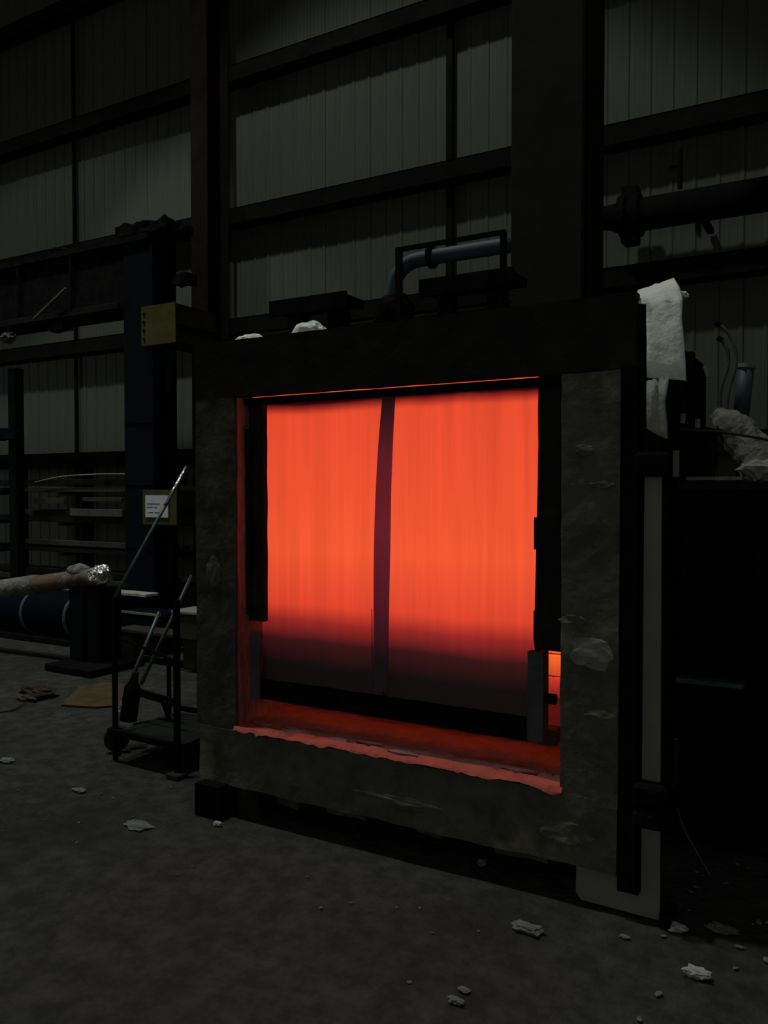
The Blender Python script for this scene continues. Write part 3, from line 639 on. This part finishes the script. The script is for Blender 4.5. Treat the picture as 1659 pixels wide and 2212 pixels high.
build('rod', tb([(-0.699, 3.7, 0.52), (-0.711, 3.7, 0.307)], .012, 8), 'box_steel', t)
t = thing('tall_machine', (.5, 5.5, 0), 'dark machine housing filling the right edge behind the cabinet', 'machine')
build('housing', bx(.05, 2.2, 5.4, 7.0, 0, 2.25, bev=.02), 'black', t)
build('top_tray', bx(-.05, 2.3, 5.3, 7.05, 2.25, 2.30, bev=.006), 'dark_steel', t)
for x in (.2, .9): build('panel', bx(x, x+.6, 5.385, 5.40, .2, 2.0, bev=.006), 'dark_steel', t)

# ------------------------------------------------------------------ litter on the floor
t = thing('cardboard_sheet', (-5.232, 4.423, 0), 'flattened brown cardboard sheet on the floor behind the cart', 'cardboard')
pts = [(-5.152, 4.066, 0), (-4.882, 4.148, 0), (-4.756, 4.282, 0), (-5.252, 4.77, 0), (-5.451, 4.729, 0), (-5.475, 4.492, 0)]
bm = bmesh.new(); f = [bm.verts.new(Vector(p)+Vector((0, 0, .012))) for p in pts]; g = [bm.verts.new(Vector(p)+Vector((0, 0, .003))) for p in pts]
bm.faces.new(f); bm.faces.new(g[::-1])
for i in range(6): bm.faces.new((f[i], f[(i+1) % 6], g[(i+1) % 6], g[i]))
build('board', bm, 'card', t)
t = thing('oily_rag', (-5.545, 4.156, 0), 'crumpled dark brown rag on the floor at far left', 'rag')
c = Vector((-5.576, 4.188, 0)); build('cloth', lump(c+Vector((0, 0, .03)), (.16, .10, .035), 44, 3, .7), 'rag', t)
c = Vector((-5.544, 4.074, 0)); build('cloth_end', lump(c+Vector((0, 0, .015)), (.10, .06, .02), 45, 3, .7), 'card', t)
t = thing('dark_cord', (-5.299, 3.816, 0), 'thin dark cord trailing on the floor left of the rag', 'cord')
build('cord', tb(smooth_path([Vector((-5.37, 3.717, 0))+Vector((0, 0, .005)), Vector((-5.35, 3.815, 0))+Vector((0, 0, .005)), Vector((-5.453, 3.999, 0))+Vector((0, 0, .01))]), .006, 6), 'rubber', t)

big = [((-1.045, 2.832, 0), .055, .030, 'chip', 'pale crumpled fibre scrap on the floor in front of the grey plate'),
       ((-0.467, 2.843, 0), .040, .035, 'fibre_grey', 'pale yellowish fibre lump at the bottom right of the floor'),
       ((-2.991, 2.789, 0), .075, .012, 'chip', 'flat pale sliver on the open floor below the cart'),
       ((-2.666, 2.985, 0), .022, .022, 'fibre_grey', 'small pale triangular chip beside the left furnace leg'),
       ((-4.383, 3.075, 0), .05, .015, 'chip', 'pale sliver at the left edge of the floor'),
       ((-1.407, 3.233, 0), .018, .035, 'chip', 'pale crumb in the shadow under the furnace'),
       ((-1.092, 2.315, 0), .025, .018, 'chip', 'lower of two pale crumbs at the bottom centre of the floor'),
       ((-1.095, 2.383, 0), .020, .012, 'chip', 'upper of two pale crumbs at the bottom centre of the floor'),
       ((-3.608, 2.959, 0), .040, .012, 'chip', 'thin pale flake left of the cart wheel'),
       ((-0.731, 2.961, 0), .018, .012, 'chip', 'tiny pale crumb just in front of the grey plate foot'),
       ((-0.582, 3.11, 0), .040, .030, 'fibre_grey', 'grey fibre lump right of the grey plate foot'),
       ((-0.438, 3.187, 0), .050, .025, 'chip', 'pale fibre scrap on the floor below the black cabinet'),
       ((-0.528, 5.357, 0), .030, .030, 'chip', 'pale scrap hanging at the right edge of the picture')]
for i, (pos, sx, sz, m, lab) in enumerate(big[:-1]):
    c = Vector(pos); tag(build('floor_scrap', lump(c+Vector((0, 0, sz*.30)), (sx, sx*.6, sz*.45), 100+i, 3, .6), m, base=c), lab, 'scrap')
def scatter(n, x0, x1, y0, y1, smin, smax, m, lab, grp, seed):
    q = random.Random(seed)
    src = [bpy.data.meshes.new('crumb') for _ in range(4)]
    for k, me in enumerate(src):
        bm = lump((0, 0, .3), (1, .7, .35), 200+seed+k, 1, .6); bm.to_mesh(me); bm.free(); me.materials.append(M[m])
    for k in range(n):
        o = bpy.data.objects.new('crumb', src[k % 4]); COL.objects.link(o)
        s = q.uniform(smin, smax)**1.0; o.location = (q.uniform(x0, x1), q.uniform(y0, y1), -.002); o.scale = (s, s, s*.8); o.rotation_euler = (0, 0, q.uniform(0, 6.28))
        tag(o, lab, 'crumb', grp)
scatter(16, -3.9, -2.95, 2.4, 3.3, .004, .011, 'chip', 'tiny pale crumb on the floor in front of the cart', 'crumbs in front of the cart', 1)
scatter(10, -2.5, -1.2, 2.3, 2.95, .004, .010, 'chip', 'tiny pale crumb on the floor in front of the furnace', 'crumbs in front of the furnace', 2)
scatter(30, -.62, .05, 2.5, 3.8, .006, .020, 'chip', 'small fibre crumb on the floor at the lower right', 'crumbs below the cabinet', 3)
scatter(10, -5.2, -3.9, 3.2, 4.6, .005, .014, 'chip', 'tiny pale crumb on the floor by the cardboard', 'crumbs by the cardboard', 4)
